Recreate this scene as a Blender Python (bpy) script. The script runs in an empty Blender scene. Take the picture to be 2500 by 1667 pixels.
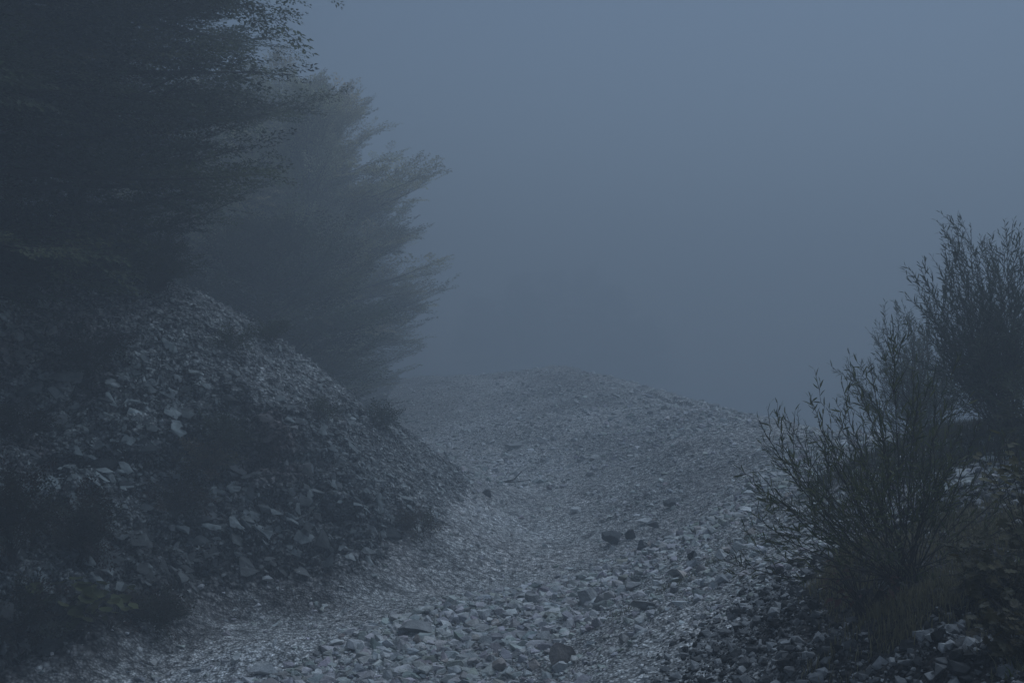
import bpy, math
import numpy as np
from mathutils import Vector
R = math.radians
rng = np.random.default_rng(7)
SC = bpy.context.scene
COL = SC.collection

# ------------------------------------------------------------ camera, light, exposure
cam_d = bpy.data.cameras.new('camera'); cam = bpy.data.objects.new('camera', cam_d)
COL.objects.link(cam)
cam.location = (0, 0, 4.0); cam.rotation_euler = (R(90), 0, 0)
cam_d.lens = 35; cam_d.sensor_width = 36; cam_d.clip_start = 0.1; cam_d.clip_end = 2000
SC.camera = cam

SUN_EL, SUN_ROT = R(58), R(40)          # soft light from above, ahead and to the right
world = bpy.data.worlds.new('World'); SC.world = world; world.use_nodes = True
wn = world.node_tree.nodes; wl = world.node_tree.links
sky = wn.new('ShaderNodeTexSky'); sky.sky_type = 'NISHITA'; sky.sun_disc = False
sky.sun_elevation = SUN_EL; sky.sun_rotation = SUN_ROT
sky.air_density = 1.0; sky.dust_density = 0.3; sky.ozone_density = 1.6; sky.altitude = 600
bg = wn['Background']; bg.inputs['Strength'].default_value = 0.045
wl.new(sky.outputs[0], bg.inputs[0])
sun_d = bpy.data.lights.new('sun', 'SUN'); sun = bpy.data.objects.new('sun', sun_d); COL.objects.link(sun)
sun_d.energy = 2.6; sun_d.angle = R(70); sun_d.color = (0.68, 0.83, 1.0)
sd = Vector((math.sin(SUN_ROT)*math.cos(SUN_EL), math.cos(SUN_ROT)*math.cos(SUN_EL), math.sin(SUN_EL)))
sun.rotation_euler = sd.to_track_quat('Z', 'Y').to_euler()
SC.view_settings.view_transform = 'Standard'; SC.view_settings.look = 'None'
SC.view_settings.gamma = 1; SC.view_settings.exposure = 0.50
SC.view_settings.use_curve_mapping = False
cy = SC.cycles
cy.use_denoising = True
cy.max_bounces = 8; cy.diffuse_bounces = 3; cy.glossy_bounces = 2; cy.transmission_bounces = 2; cy.volume_bounces = 6
cy.transparent_max_bounces = 4

# haze: one closed box of even density
FOG_D = 0.0205
def haze():
    x0, x1, y0, y1, z0, z1 = -190, 190, -30, 270, -13.5, 33.0
    v = np.array([(x, y, z) for z in (z0, z1) for y in (y0, y1) for x in (x0, x1)], float)
    f = np.array([(0,2,3,1), (4,5,7,6), (0,1,5,4), (2,6,7,3), (0,4,6,2), (1,3,7,5)])
    m = bpy.data.materials.new('fog_air'); m.use_nodes = True
    n = m.node_tree.nodes; n.clear()
    o = n.new('ShaderNodeOutputMaterial'); p = n.new('ShaderNodeVolumePrincipled')
    p.inputs['Density'].default_value = FOG_D
    p.inputs['Color'].default_value = (0.44, 0.485, 0.53, 1)
    p.inputs['Anisotropy'].default_value = 0.25
    m.node_tree.links.new(p.outputs[0], o.inputs['Volume'])
    ob = mesh_obj('haze', v, f, m)
    ob['kind'] = 'stuff'; ob['label'] = 'pale blue grey fog filling the gully and hiding the distance'; ob['category'] = 'fog'

# ------------------------------------------------------------ mesh helpers
def mesh_obj(name, v, faces, mat=None, parent=None, tint=None, smooth=False, loc=None):
    """faces: int array (F,3|4) or list of such arrays"""
    if not isinstance(faces, (list, tuple)): faces = [faces]
    v = np.asarray(v, np.float32)
    me = bpy.data.meshes.new(name)
    me.vertices.add(len(v)); me.vertices.foreach_set('co', v.ravel())
    li = np.concatenate([np.asarray(f).ravel() for f in faces]).astype(np.int32)
    cnt = np.concatenate([np.full(len(f), np.asarray(f).shape[1]) for f in faces]).astype(np.int32)
    st = np.concatenate([[0], np.cumsum(cnt)[:-1]]).astype(np.int32)
    me.loops.add(len(li)); me.loops.foreach_set('vertex_index', li)
    me.polygons.add(len(cnt)); me.polygons.foreach_set('loop_start', st)
    if tint is not None:
        a = me.attributes.new('tint', 'FLOAT_COLOR', 'POINT')
        t = np.ones((len(v), 4), np.float32); t[:, :3] = tint; a.data.foreach_set('color', t.ravel())
    me.update(calc_edges=True)
    me.polygons.foreach_set('use_smooth', np.full(len(cnt), bool(smooth)))
    if mat: me.materials.append(mat)
    o = bpy.data.objects.new(name, me); COL.objects.link(o)
    if parent: o.parent = parent
    if loc is not None: o.location = loc
    return o
def tag(o, label=None, cat=None, group=None, kind=None):
    for k, x in (('label', label), ('category', cat), ('group', group), ('kind', kind)):
        if x: o[k] = x
    return o
def thing(name, loc, label, cat, group=None):
    o = bpy.data.objects.new(name, None); COL.objects.link(o); o.location = loc; o.empty_display_size = .2
    return tag(o, label, cat, group)

class Bag:                       # gathers pieces into one mesh
    def __init__(s): s.v = []; s.f = {3: [], 4: []}; s.t = []; s.n = 0
    def add(s, v, f, t=None):
        s.v.append(v); 
        for g in (f if isinstance(f, list) else [f]): s.f[g.shape[1]].append(g + s.n)
        s.t.append(np.broadcast_to(np.asarray(t if t is not None else (1, 1, 1), float), (len(v), 3))); s.n += len(v)
    def obj(s, name, mat, parent=None, origin=(0, 0, 0), smooth=False):
        fs = [np.concatenate(a) for a in s.f.values() if a]
        return mesh_obj(name, np.concatenate(s.v) - np.asarray(origin), fs, mat, parent, np.concatenate(s.t), smooth)

def instance(pv, pf, M, T):      # many transformed copies of a small mesh
    V = np.einsum('nij,kj->nki', M, pv) + T[:, None, :]
    F = pf[None] + (np.arange(len(T)) * len(pv))[:, None, None]
    return V.reshape(-1, 3), F.reshape(-1, pf.shape[1])
def norm(a): return a / np.maximum(np.linalg.norm(a, axis=-1, keepdims=True), 1e-9)
def frame(d, up):                # columns: d, side, normal
    d = norm(d); s = norm(np.cross(up, d)); n = np.cross(d, s)
    return np.stack([d, s, n], -1)
def rand_rot(n, r=rng):
    q = norm(r.normal(size=(n, 4))); w, x, y, z = q.T
    return np.stack([np.stack([1-2*(y*y+z*z), 2*(x*y-z*w), 2*(x*z+y*w)], -1),
                     np.stack([2*(x*y+z*w), 1-2*(x*x+z*z), 2*(y*z-x*w)], -1),
                     np.stack([2*(x*z-y*w), 2*(y*z+x*w), 1-2*(x*x+y*y)], -1)], -2)
def tube(P, rad, sides=5):
    P = np.asarray(P, float); n = len(P); rad = np.broadcast_to(rad, n)
    d = norm(np.gradient(P, axis=0)); ref = np.array([0.31, 0.17, 0.93]) if abs(d[0, 2]) < .9 else np.array([1., .1, 0])
    s = norm(np.cross(d, ref)); b = np.cross(d, s)
    a = np.linspace(0, 2*np.pi, sides, endpoint=False)
    V = P[:, None] + rad[:, None, None]*(np.cos(a)[None, :, None]*s[:, None] + np.sin(a)[None, :, None]*b[:, None])
    i = np.arange(n-1)[:, None]*sides; j = np.arange(sides)[None]; k = (j+1) % sides
    F = np.stack([i+j, i+k, i+sides+k, i+sides+j], -1).reshape(-1, 4)
    return V.reshape(-1, 3), F

# ------------------------------------------------------------ noise
def hsh(ix, iy, iz, s=0):
    h = (ix*374761393 + iy*668265263 + iz*2147483647 + s*974634777).astype(np.int64) & 0xffffffff
    h = (h ^ (h >> 13)) * 1274126177 & 0xffffffff
    h = (h ^ (h >> 16)) * 2246822519 & 0xffffffff
    return ((h ^ (h >> 15)) & 0xffffff) / float(0xffffff)
def vnoise(p, s=0):
    i = np.floor(p).astype(np.int64); f = p - i; f = f*f*(3-2*f); r = 0
    for a in (0, 1):
        for b in (0, 1):
            for c in (0, 1):
                w = (f[:, 0] if a else 1-f[:, 0])*(f[:, 1] if b else 1-f[:, 1])*(f[:, 2] if c else 1-f[:, 2])
                r = r + w*hsh(i[:, 0]+a, i[:, 1]+b, i[:, 2]+c, s)
    return r*2 - 1
def fbm(p, o=4, s=0):
    r = 0; a = 1.
    for k in range(o): r = r + a*vnoise(p*2**k + 17.3*k, s+k); a *= .5
    return r
def worley(p, s=0):
    i = np.floor(p).astype(np.int64); d1 = np.full(len(p), 9.); d2 = d1.copy(); cid = np.zeros(len(p))
    for a in (-1, 0, 1):
        for b in (-1, 0, 1):
            for c in (-1, 0, 1):
                x, y, z = i[:, 0]+a, i[:, 1]+b, i[:, 2]+c
                q = np.stack([x+hsh(x, y, z, s), y+hsh(x, y, z, s+1), z+hsh(x, y, z, s+2)], -1)
                d = np.linalg.norm(q-p, axis=1); h = hsh(x, y, z, s+3)
                m = d < d1; d2 = np.where(m, d1, np.minimum(d2, d)); cid = np.where(m, h, cid); d1 = np.where(m, d, d1)
    return d1, d2, cid
def P3(x, y, z=0): return np.stack([x, y, np.broadcast_to(z, np.shape(x))], -1)
def sstep(a, b, x): t = np.clip((x-a)/(b-a), 0, 1); return t*t*(3-2*t)

# ------------------------------------------------------------ terrain
CREST = np.array([(4.6,-6,2.6),(4.8,5,2.6),(5.3,9,2.8),(6.4,12.5,2.95),(8.0,18,2.35),(7.5,25,1.86),(7.1,31,1.78),
                  (5.7,40,1.97),(3.4,50,2.56),(.6,55,2.53),(-3,60,1.95),(-7,64,1.6),(-16,67,1.6),(-60,75,2)], float)
BANK = np.array([(-9,-6),(-7.6,3),(-6.6,8),(-5.5,11.7),(-4.7,15.1),(-2.6,16.6),(-1.45,18.7),(-.95,22),(-.7,26.6),(-4.4,27),
                 (-8.5,28),(-14,34),(-24,40),(-60,40),(-60,-6)], float)
CHAN = np.array([(-5,11),(-3.2,14.5),(-.6,18),(.6,22),(1.0,28),(-.5,36),(-3.5,45)], float)
RUB = np.array([(-3.6,11.0),(-3.0,12.2),(-1.1,14.4),(1.2,16.6),(3.6,18.4),(5.6,21)], float)   # left edge of the rubble strip
def polydist(x, y, L, zs=None):
    best = np.full(x.shape, 1e9); side = np.zeros(x.shape); zz = np.zeros(x.shape)
    for k in range(len(L)-1):
        a, b = L[k, :2], L[k+1, :2]; ab = b-a; l2 = ab@ab
        t = np.clip(((x-a[0])*ab[0]+(y-a[1])*ab[1])/l2, 0, 1)
        d = np.hypot(x-a[0]-t*ab[0], y-a[1]-t*ab[1]); c = ab[0]*(y-a[1])-ab[1]*(x-a[0])
        m = d < best; best = np.where(m, d, best); side = np.where(m, np.sign(c), side)
        if zs is not None: zz = np.where(m, zs[k]+(zs[k+1]-zs[k])*t, zz)
    return best, side, zz
def inside(x, y, P):
    r = np.zeros(x.shape, bool); n = len(P)
    for k in range(n):
        (x0, y0), (x1, y1) = P[k], P[(k+1) % n]
        c = ((y0 > y) != (y1 > y)); r ^= c & (x < (x1-x0)*(y-y0)/((y1-y0) if y1 != y0 else 1e-9)+x0)
    return r
def smax(a, b, k=.3):
    h = np.clip(.5+.5*(a-b)/k, 0, 1); return b+(a-b)*h+k*h*(1-h)
def bank_sd(x, y):
    d, _, _ = polydist(x, y, np.vstack([BANK, BANK[:1]])); return np.where(inside(x, y, BANK), d, -d)
def knoll_d(x, y):
    d, _, _ = polydist(x, y, np.array([(3.0,3.6),(3.5,8.1)], float)); return d
def terr(x, y):
    x = np.asarray(x, float); y = np.asarray(y, float); p = P3(x, y)
    base = 0.22*fbm(p*.22, 3, 5) + .05*fbm(p*.9, 3, 9)
    cam_h = 2.3 - .27*np.hypot(x*.6, np.maximum(y, 0)); base = smax(base, cam_h, .5)
    cd, _, _ = polydist(x, y, CHAN); base = base - .28*np.exp(-(cd/1.5)**2)*sstep(13, 19, y) + .16*np.exp(-((cd-2.6)/.7)**2)*sstep(18, 22, y)*(1+fbm(p*.4, 2, 13))
    d, side, zc = polydist(x, y, CREST, CREST[:, 2])
    wob = 1+.22*fbm(p*.16, 3, 21)
    far = sstep(14, 40, y)
    sl = .43*(1-far)+.27*far
    inner = zc - sl*wob*np.maximum(d-.5, 0)*1.0 + (.10+.16*sstep(18, 28, y))*fbm(p*.42, 4, 33)
    crestr = inner - .12*np.exp(-(d/.8)**2)
    h = np.where(side >= 0, smax(base, crestr, .6), 0)
    outer = np.maximum(zc - .12*np.exp(-(d/.8)**2) - .35*np.maximum(d-.5, 0) + .1*fbm(p*.5, 3, 33), -9+.4*fbm(p*.05, 3, 3))
    outer = outer + sstep(75, 200, y)*6*sstep(60, 0, np.abs(x+5))
    h = np.where(side >= 0, h, outer)
    kd = knoll_d(x, y) + .16*fbm(p*1.3, 3, 41)
    h = smax(h, 2.28 - .85*np.maximum(kd-.55, 0) + .05*fbm(p*2.5, 2, 42), .15)
    # left bank
    bd = bank_sd(x, y) + (.35-.15*sstep(16, 20, y))*fbm(p*.55, 3, 51)
    bh = np.where(bd < 4.8, .90*bd, 4.8*.90+.62*(bd-4.8)) 
    gul = (.45-.3*sstep(16, 20, y))*fbm(P3(x*.8, y*.35), 3, 55)*sstep(.2, 2.5, bd)
    h = np.where(bd > -3.0, smax(h, bh+gul, .3+.9*sstep(15, 21, y)), h)
    hs = .55*(-x-8.5-.02*(y-30)) * sstep(26, 32, y) + .3*fbm(p*.3, 3, 61)
    h = np.where((x < -6) & (y > 24) & (y < 62), smax(h, np.minimum(hs, 16), .5), h)
    return h
def chan_w(x, y): return sstep(1.0, 2.4, polydist(x, y, CHAN)[0])
def rub_w(x, y):
    d, side, _ = polydist(x, y, RUB); s = np.where(side < 0, d, -d) + .35*fbm(P3(x, y)*.8, 2, 71)
    w = sstep(-.15, .35, s)*(1-.92*sstep(1.7, 3.5, s))*(1-.8*sstep(19, 27, y))
    return w
def fine(x, y):
    p = P3(x, y); a = 1-sstep(30, 45, y)
    return a*(.018*fbm(p*5, 3, 81) + .012*vnoise(p*22, 85))
def surf(x, y): return terr(x, y) + fine(x, y)

def axis(parts):
    o = []
    for a, b, n in parts: o.append(np.linspace(a, b, n, endpoint=False))
    return np.concatenate(o + [[parts[-1][1]]])
gx = axis([(-180,-60,16),(-60,-22,24),(-22,-9,90),(-9,3.2,290),(3.2,9,110),(9,20,40),(20,60,24),(60,180,14)])
gy = axis([(-28,2,20),(2,9.5,110),(9.5,27,400),(27,45,170),(45,75,130),(75,130,30),(130,262,18)])
GX, GY = np.meshgrid(gx, gy, indexing='xy'); sh = GX.shape
X, Y = GX.ravel(), GY.ravel()
Z = terr(X, Y)
def grid_normals(A):
    A = A.reshape(sh + (3,)); du = np.gradient(A, axis=1); dv = np.gradient(A, axis=0)
    return norm(np.cross(du, dv)).reshape(-1, 3)
V = P3(X, Y, Z); N = grid_normals(V)
bsd = bank_sd(X, Y) + .35*fbm(P3(X, Y)*.55, 3, 51)
bm_ = sstep(.0, .7, bsd)*((Y > 3) & (Y < 34) & (X > -20))       # rock face weight
idx = np.where(bm_ > 0.001)[0]
p = V[idx] + .25*np.stack([fbm(V[idx]*.9, 2, 91), fbm(V[idx]*.9, 2, 92), fbm(V[idx]*.9, 2, 93)], -1)
# bedding dips down to the right: rotate, then squash across the beds
ca, sa = math.cos(R(-18)), math.sin(R(-18))
q = np.stack([p[:, 0]*ca - p[:, 2]*sa, p[:, 1], p[:, 0]*sa + p[:, 2]*ca], -1)
def blocks(sc, sx, sz, s):
    d1, d2, c = worley(q*np.array([sc/sx, sc/sx, sc/sz]), s); return c, np.clip((d2-d1)*5, 0, 1)
c1, e1 = blocks(.75, 1.2, .75, 101); c2, e2 = blocks(2.1, 1.5, .6, 111); c3, e3 = blocks(5.5, 1.7, .55, 121); c4, e4 = blocks(12, 1.5, .6, 131)
rough = .5+.5*np.clip(fbm(V[idx]*.35, 3, 141)*1.6+.35, 0, 1)     # scree patches are smoother
rough = rough*(1-.72*np.maximum(sstep(2.0, 3.4, bsd[idx])*sstep(17.5, 20.5, Y[idx]), sstep(-4.4, -2.2, X[idx])*sstep(18.5, 21.5, Y[idx])))
disp = rough*(.55*(c1-.5) + .40*(c2-.5) + .20*(c3-.5) - .14*(1-e1) - .09*(1-e2) - .05*(1-e3)) + .06*(c4-.5) - .015*(1-e4) + .02*fbm(V[idx]*6, 2, 145)
V[idx] += N[idx]*(disp*bm_[idx])[:, None] + np.array([0, 0, .0])
nb = np.ones(len(X), bool); nb[idx] = False
V[:, 2] += fine(X, Y)*(1-bm_)
N = grid_normals(V)

# mostly intrinsic colour patches: pale limestone gravel, dark damp shale, soil
n1 = fbm(P3(X, Y)*.35, 4, 151); n2 = fbm(P3(X, Y)*1.6, 3, 155); n3 = fbm(V*1.1, 4, 159)
pale = np.array([.60, .60, .59]); tan = np.array([.50, .47, .455]); shale = np.array([.16, .17, .17])
rust = np.array([.14, .10, .095]); soil = np.array([.028, .024, .022])
def mix(a, b, t): return a*(1-t[:, None]) + b*t[:, None]
C = mix(np.tile(pale, (len(X), 1)), tan, np.clip(.25+.5*n2, 0, .6))
C *= (1+.30*n1+.16*n2+.25*np.minimum(fbm(P3(X*.6, Y)*2.2, 3, 177), 0))[:, None]
cb = mix(np.tile(shale, (len(X), 1)), np.array([.34, .35, .34]), np.clip(.15+.9*n3, 0, 1)*sstep(2.0, 4.5, V[:, 2]+.6*n2+.8*sstep(-5, -7, X)))
cb = mix(cb, rust, np.clip(fbm(V*.5, 3, 163)-.15, 0, .7)); cb = mix(cb, soil, sstep(.3, .8, fbm(V*.8, 4, 167))*.7)
cb = mix(cb, np.array([.2, .2, .2]), .8*sstep(.25, 0, np.abs(fbm(V*.3, 2, 173)+.05))*sstep(-8, -4, X)*sstep(17, 21, Y))
cb = cb*(1+.6*sstep(-5, -7, X))[:, None]  # left bank colour lightened to offset the weak light under the trees
chd, _, _ = polydist(X, Y, CHAN); C *= (.86+.26*sstep(2.4, .9, chd+.5*n2))[:, None]
C = mix(C, cb, bm_)
# damp soil where the bank meets the gravel, near the left corner
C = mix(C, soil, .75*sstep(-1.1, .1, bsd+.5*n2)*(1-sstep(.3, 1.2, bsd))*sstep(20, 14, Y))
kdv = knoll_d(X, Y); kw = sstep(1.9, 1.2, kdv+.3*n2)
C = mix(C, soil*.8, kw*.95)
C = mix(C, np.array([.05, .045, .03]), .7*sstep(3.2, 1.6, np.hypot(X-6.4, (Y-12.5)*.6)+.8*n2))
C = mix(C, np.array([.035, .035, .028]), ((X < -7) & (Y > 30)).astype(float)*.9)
apw = np.maximum(sstep(2.0, 3.4, bsd+.4*n2)*sstep(17.5, 20.5, Y), sstep(-4.4, -2.2, X+.4*n2)*sstep(18.5, 21.5, Y))*bm_
C = mix(C, np.array([.34, .345, .34]), apw*.85)
C = np.clip(C, .012, .62)
nx_ = sh[1]; i0 = (np.arange(sh[0]-1)[:, None]*nx_ + np.arange(nx_-1)[None]).ravel()
F = np.stack([i0, i0+1, i0+1+nx_, i0+nx_], -1)

# ------------------------------------------------------------ materials
def new_mat(name):
    m = bpy.data.materials.new(name); m.use_nodes = True
    return m, m.node_tree.nodes, m.node_tree.links, m.node_tree.nodes['Principled BSDF']
def math_n(n, l, op, a, b):
    x = n.new('ShaderNodeMath'); x.operation = op
    for i, s in enumerate((a, b)):
        if isinstance(s, (int, float)): x.inputs[i].default_value = s
        else: l.new(s, x.inputs[i])
    return x.outputs[0]
def mapr(n, l, s, a, b, c, d):
    x = n.new('ShaderNodeMapRange'); l.new(s, x.inputs[0])
    for i, v_ in enumerate((a, b, c, d)): x.inputs[i+1].default_value = v_
    return x.outputs[0]
def ground_mat(name, cells, bump, contrast=1.0):
    m, n, l, b = new_mat(name)
    at = n.new('ShaderNodeAttribute'); at.attribute_name = 'tint'
    ge = n.new('ShaderNodeNewGeometry'); f = None; hgt = None
    for k, (sc, w, bd) in enumerate(cells):
        vo = n.new('ShaderNodeTexVoronoi'); vo.inputs['Scale'].default_value = sc; l.new(ge.outputs['Position'], vo.inputs['Vector'])
        se = n.new('ShaderNodeSeparateColor'); l.new(vo.outputs['Color'], se.inputs[0])
        g = mapr(n, l, se.outputs[0], 0, 1, 1-w, 1+w)
        e = mapr(n, l, vo.outputs['Distance'], .25, .75, 1, .35)
        g = math_n(n, l, 'MULTIPLY', g, e)
        f = g if f is None else math_n(n, l, 'MULTIPLY', f, g)
        hh = math_n(n, l, 'MULTIPLY', mapr(n, l, vo.outputs['Distance'], 0, .8, 1, 0), bd)
        hgt = hh if hgt is None else math_n(n, l, 'ADD', hgt, hh)
    no = n.new('ShaderNodeTexNoise'); no.inputs['Scale'].default_value = 9; no.inputs['Detail'].default_value = 8; l.new(ge.outputs['Position'], no.inputs['Vector'])
    f = math_n(n, l, 'MULTIPLY', f, mapr(n, l, no.outputs[0], .3, .7, .7, 1.35))
    f = math_n(n, l, 'MULTIPLY', f, 1.35)
    mx = n.new('ShaderNodeVectorMath'); mx.operation = 'SCALE'; l.new(at.outputs['Color'], mx.inputs[0]); l.new(f, mx.inputs['Scale'])
    l.new(mx.outputs[0], b.inputs['Base Color']); b.inputs['Roughness'].default_value = .9; b.inputs['Specular IOR Level'].default_value = .25
    bp = n.new('ShaderNodeBump'); bp.inputs['Strength'].default_value = 1; bp.inputs['Distance'].default_value = bump
    l.new(hgt, bp.inputs['Height']); l.new(bp.outputs[0], b.inputs['Normal'])
    return m
M_grav = ground_mat('gravel_surface', [(26, .36, 1), (9, .16, 1.2)], .028)
M_bank = ground_mat('shale_rock', [(15, .55, 1), (5, .3, 1.5)], .06)
def stone_mat(name, a, b_, sc=7):
    m, n, l, b = new_mat(name)
    at = n.new('ShaderNodeAttribute'); at.attribute_name = 'tint'
    oi = n.new('ShaderNodeObjectInfo'); tc = n.new('ShaderNodeTexCoord')
    no = n.new('ShaderNodeTexNoise'); no.inputs['Scale'].default_value = sc; no.inputs['Detail'].default_value = 9; no.inputs['Roughness'].default_value = .65
    ge = n.new('ShaderNodeNewGeometry'); l.new(ge.outputs['Position'], no.inputs['Vector'])
    cr = n.new('ShaderNodeValToRGB'); l.new(no.outputs[0], cr.inputs[0])
    cr.color_ramp.elements[0].position = .32; cr.color_ramp.elements[0].color = (*a, 1)
    cr.color_ramp.elements[1].position = .68; cr.color_ramp.elements[1].color = (*b_, 1)
    mx = n.new('ShaderNodeVectorMath'); mx.operation = 'MULTIPLY'; l.new(cr.outputs[0], mx.inputs[0]); l.new(at.outputs['Color'], mx.inputs[1])
    m2 = n.new('ShaderNodeVectorMath'); m2.operation = 'SCALE'; l.new(mx.outputs[0], m2.inputs[0]); l.new(mapr(n, l, oi.outputs['Random'], 0, 1, .65, 1.3), m2.inputs['Scale'])
    l.new(m2.outputs[0], b.inputs['Base Color']); b.inputs['Roughness'].default_value = .88; b.inputs['Specular IOR Level'].default_value = .3
    n2_ = n.new('ShaderNodeTexNoise'); n2_.inputs['Scale'].default_value = 30; n2_.inputs['Detail'].default_value = 8; l.new(ge.outputs['Position'], n2_.inputs['Vector'])
    bp = n.new('ShaderNodeBump'); bp.inputs['Strength'].default_value = .8; bp.inputs['Distance'].default_value = .02
    l.new(n2_.outputs[0], bp.inputs['Height']); l.new(bp.outputs[0], b.inputs['Normal'])
    return m
M_stone = stone_mat('limestone', (.36, .365, .36), (.68, .685, .68))
M_dark = stone_mat('dark_shale', (.06, .065, .065), (.20, .21, .21), 5)
def leaf_mat(name, trans=.35):
    m, n, l, b = new_mat(name)
    at = n.new('ShaderNodeAttribute'); at.attribute_name = 'tint'
    l.new(at.outputs['Color'], b.inputs['Base Color']); b.inputs['Roughness'].default_value = .6; b.inputs['Specular IOR Level'].default_value = .25
    t = n.new('ShaderNodeBsdfTranslucent'); l.new(at.outputs['Color'], t.inputs[0])
    mx = n.new('ShaderNodeMixShader'); mx.inputs[0].default_value = trans
    l.new(b.outputs[0], mx.inputs[1]); l.new(t.outputs[0], mx.inputs[2]); l.new(mx.outputs[0], n['Material Output'].inputs[0])
    return m
M_leaf = leaf_mat('leaves')
def bark_mat():
    m, n, l, b = new_mat('bark')
    tc = n.new('ShaderNodeNewGeometry'); no = n.new('ShaderNodeTexNoise'); no.inputs['Scale'].default_value = 14; no.inputs['Detail'].default_value = 6
    l.new(tc.outputs['Position'], no.inputs['Vector'])
    cr = n.new('ShaderNodeValToRGB'); l.new(no.outputs[0], cr.inputs[0])
    cr.color_ramp.elements[0].color = (.018, .015, .013, 1); cr.color_ramp.elements[1].color = (.07, .06, .05, 1)
    l.new(cr.outputs[0], b.inputs['Base Color']); b.inputs['Roughness'].default_value = .9
    bp = n.new('ShaderNodeBump'); bp.inputs['Distance'].default_value = .01; l.new(no.outputs[0], bp.inputs['Height']); l.new(bp.outputs[0], b.inputs['Normal'])
    return m
M_bark = bark_mat()

# split the terrain sheet into bed, bank and mound along shared edges
fx, fy = X[F].mean(1), Y[F].mean(1)
fb = (bsd[F].mean(1) > .15) & (fy < 34)
dC, sC, _ = polydist(fx, fy, CREST)
fm = (~fb) & (fy > 24) & (fy < 75) & (dC < 5.5) & (sC >= 0) & (fx > -9)
def sub(name, mask, mat, label, cat):
    f = F[mask]; u, inv = np.unique(f, return_inverse=True)
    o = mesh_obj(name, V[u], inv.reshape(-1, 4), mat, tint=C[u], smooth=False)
    return tag(o, label, cat, kind='structure')
sub('ground', ~(fb | fm), M_grav, 'grey gravel bed of the gully', 'ground')
sub('rock_bank', fb, M_bank, 'dark layered shale bank sloping down to the gravel bed', 'bank')
sub('gravel_mound', fm, M_grav, 'pale gravel ridge fading into the fog behind the bed', 'mound')

# ------------------------------------------------------------ stones
def ico(sub_):
    import bmesh
    bm = bmesh.new(); bmesh.ops.create_icosphere(bm, subdivisions=sub_, radius=1)
    v = np.array([x.co[:] for x in bm.verts]); f = np.array([[y.index for y in x.verts] for x in bm.faces]); bm.free(); return v, f
def hull(n, r):
    import bmesh
    bm = bmesh.new(); p = norm(r.normal(size=(n, 3))); p = p/np.maximum(np.abs(p).max(1, keepdims=True), .72)*r.uniform(.74, .98, (n, 1))
    for q_ in p: bm.verts.new(q_)
    res = bmesh.ops.convex_hull(bm, input=bm.verts)
    bmesh.ops.delete(bm, geom=[g for g in res['geom_interior'] if isinstance(g, bmesh.types.BMVert)], context='VERTS')
    bm.verts.index_update(); v = np.array([x.co[:] for x in bm.verts]); f = np.array([[y.index for y in x.verts] for x in bm.faces]); bm.free(); return v, f
I4 = ico(4); I1, I2 = 10, 11
def rockv(base, r, planes, rough, sx=(1, .8, .6), dmin=.45, dmax=.85):
    v = base.copy()
    for _ in range(planes):
        n = norm(r.normal(size=3)); d = r.uniform(dmin, dmax)
        v = v - np.maximum(v@n-d, 0)[:, None]*n
    v = v/np.linalg.norm(v, axis=1).max()*np.array(sx)
    if rough: v = v*(1+rough*fbm(v*2.2+r.uniform(0, 99), 3, 7))[:, None]
    return v
def gravel(name, pos, size, label, mat, flat=.62, lod=I2, tints=None, orient=None, sink=.25, nproto=12, asp=(.65, 1.0)):
    bag = Bag(); n = len(pos); k = rng.integers(0, nproto, n)
    for a in range(nproto):
        m = k == a; c = m.sum()
        if not c: continue
        pv, pf = hull(lod + a % 4, rng)
        yaw = rng.uniform(0, 2*np.pi, c); Rm = rand_rot(c) if orient is None else orient[m]
        S = np.zeros((c, 3, 3)); S[:, 0, 0] = 1; S[:, 1, 1] = rng.uniform(*asp, c); S[:, 2, 2] = flat*rng.uniform(.7, 1.2, c)
        if orient is None:      # tilt only moderately: stones lie on their flat sides
            cz, sz = np.cos(yaw), np.sin(yaw); Z_ = np.zeros(c); O = np.ones(c)
            RZ = np.stack([np.stack([cz, -sz, Z_], -1), np.stack([sz, cz, Z_], -1), np.stack([Z_, Z_, O], -1)], -2)
            t = rng.normal(0, .5, c); ct, st = np.cos(t), np.sin(t)
            RX = np.stack([np.stack([O, Z_, Z_], -1), np.stack([Z_, ct, -st], -1), np.stack([Z_, st, ct], -1)], -2)
            Rm = RZ@RX
        M = np.einsum('nij,njk->nik', Rm, S)*size[m][:, None, None]
        v, f = instance(pv, pf, M, pos[m] + np.array([0, 0, 1.])*(size[m]*(flat*.5-sink))[:, None])
        t = (rng.uniform(.5, 1.25, (c, 1))*np.array([1, 1, 1.]) + rng.normal(0, .03, (c, 3))) if tints is None else tints[m]
        bag.add(v, f, np.repeat(t, len(pv), 0))
    o = bag.obj(name, mat); return tag(o, label, 'gravel', kind='stuff')

def scatter(n, x0, x1, y0, y1, wfun):
    x = rng.uniform(x0, x1, n); y = rng.uniform(y0, y1, n); w = wfun(x, y); m = rng.random(n) < w
    x, y = x[m], y[m]; return x, y
inview = lambda x, y, g=1.0: (np.abs(x) < .56*y + g)
def bedmask(x, y): return (bank_sd(x, y) < .1) & (knoll_d(x, y) > 2.0)
# rubble strip
x, y = scatter(140000, -5, 10, 9.5, 28, lambda x, y: rub_w(x, y)*inview(x, y)*bedmask(x, y)*np.clip(14/y, 0, 1)**1.4)
s = np.clip(.020*np.exp(rng.exponential(.60, len(x))), .017, .125)
gravel('gravel', P3(x, y, surf(x, y)), s, 'loose grey stones of the rubble strip across the gravel bed', M_stone)
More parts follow.
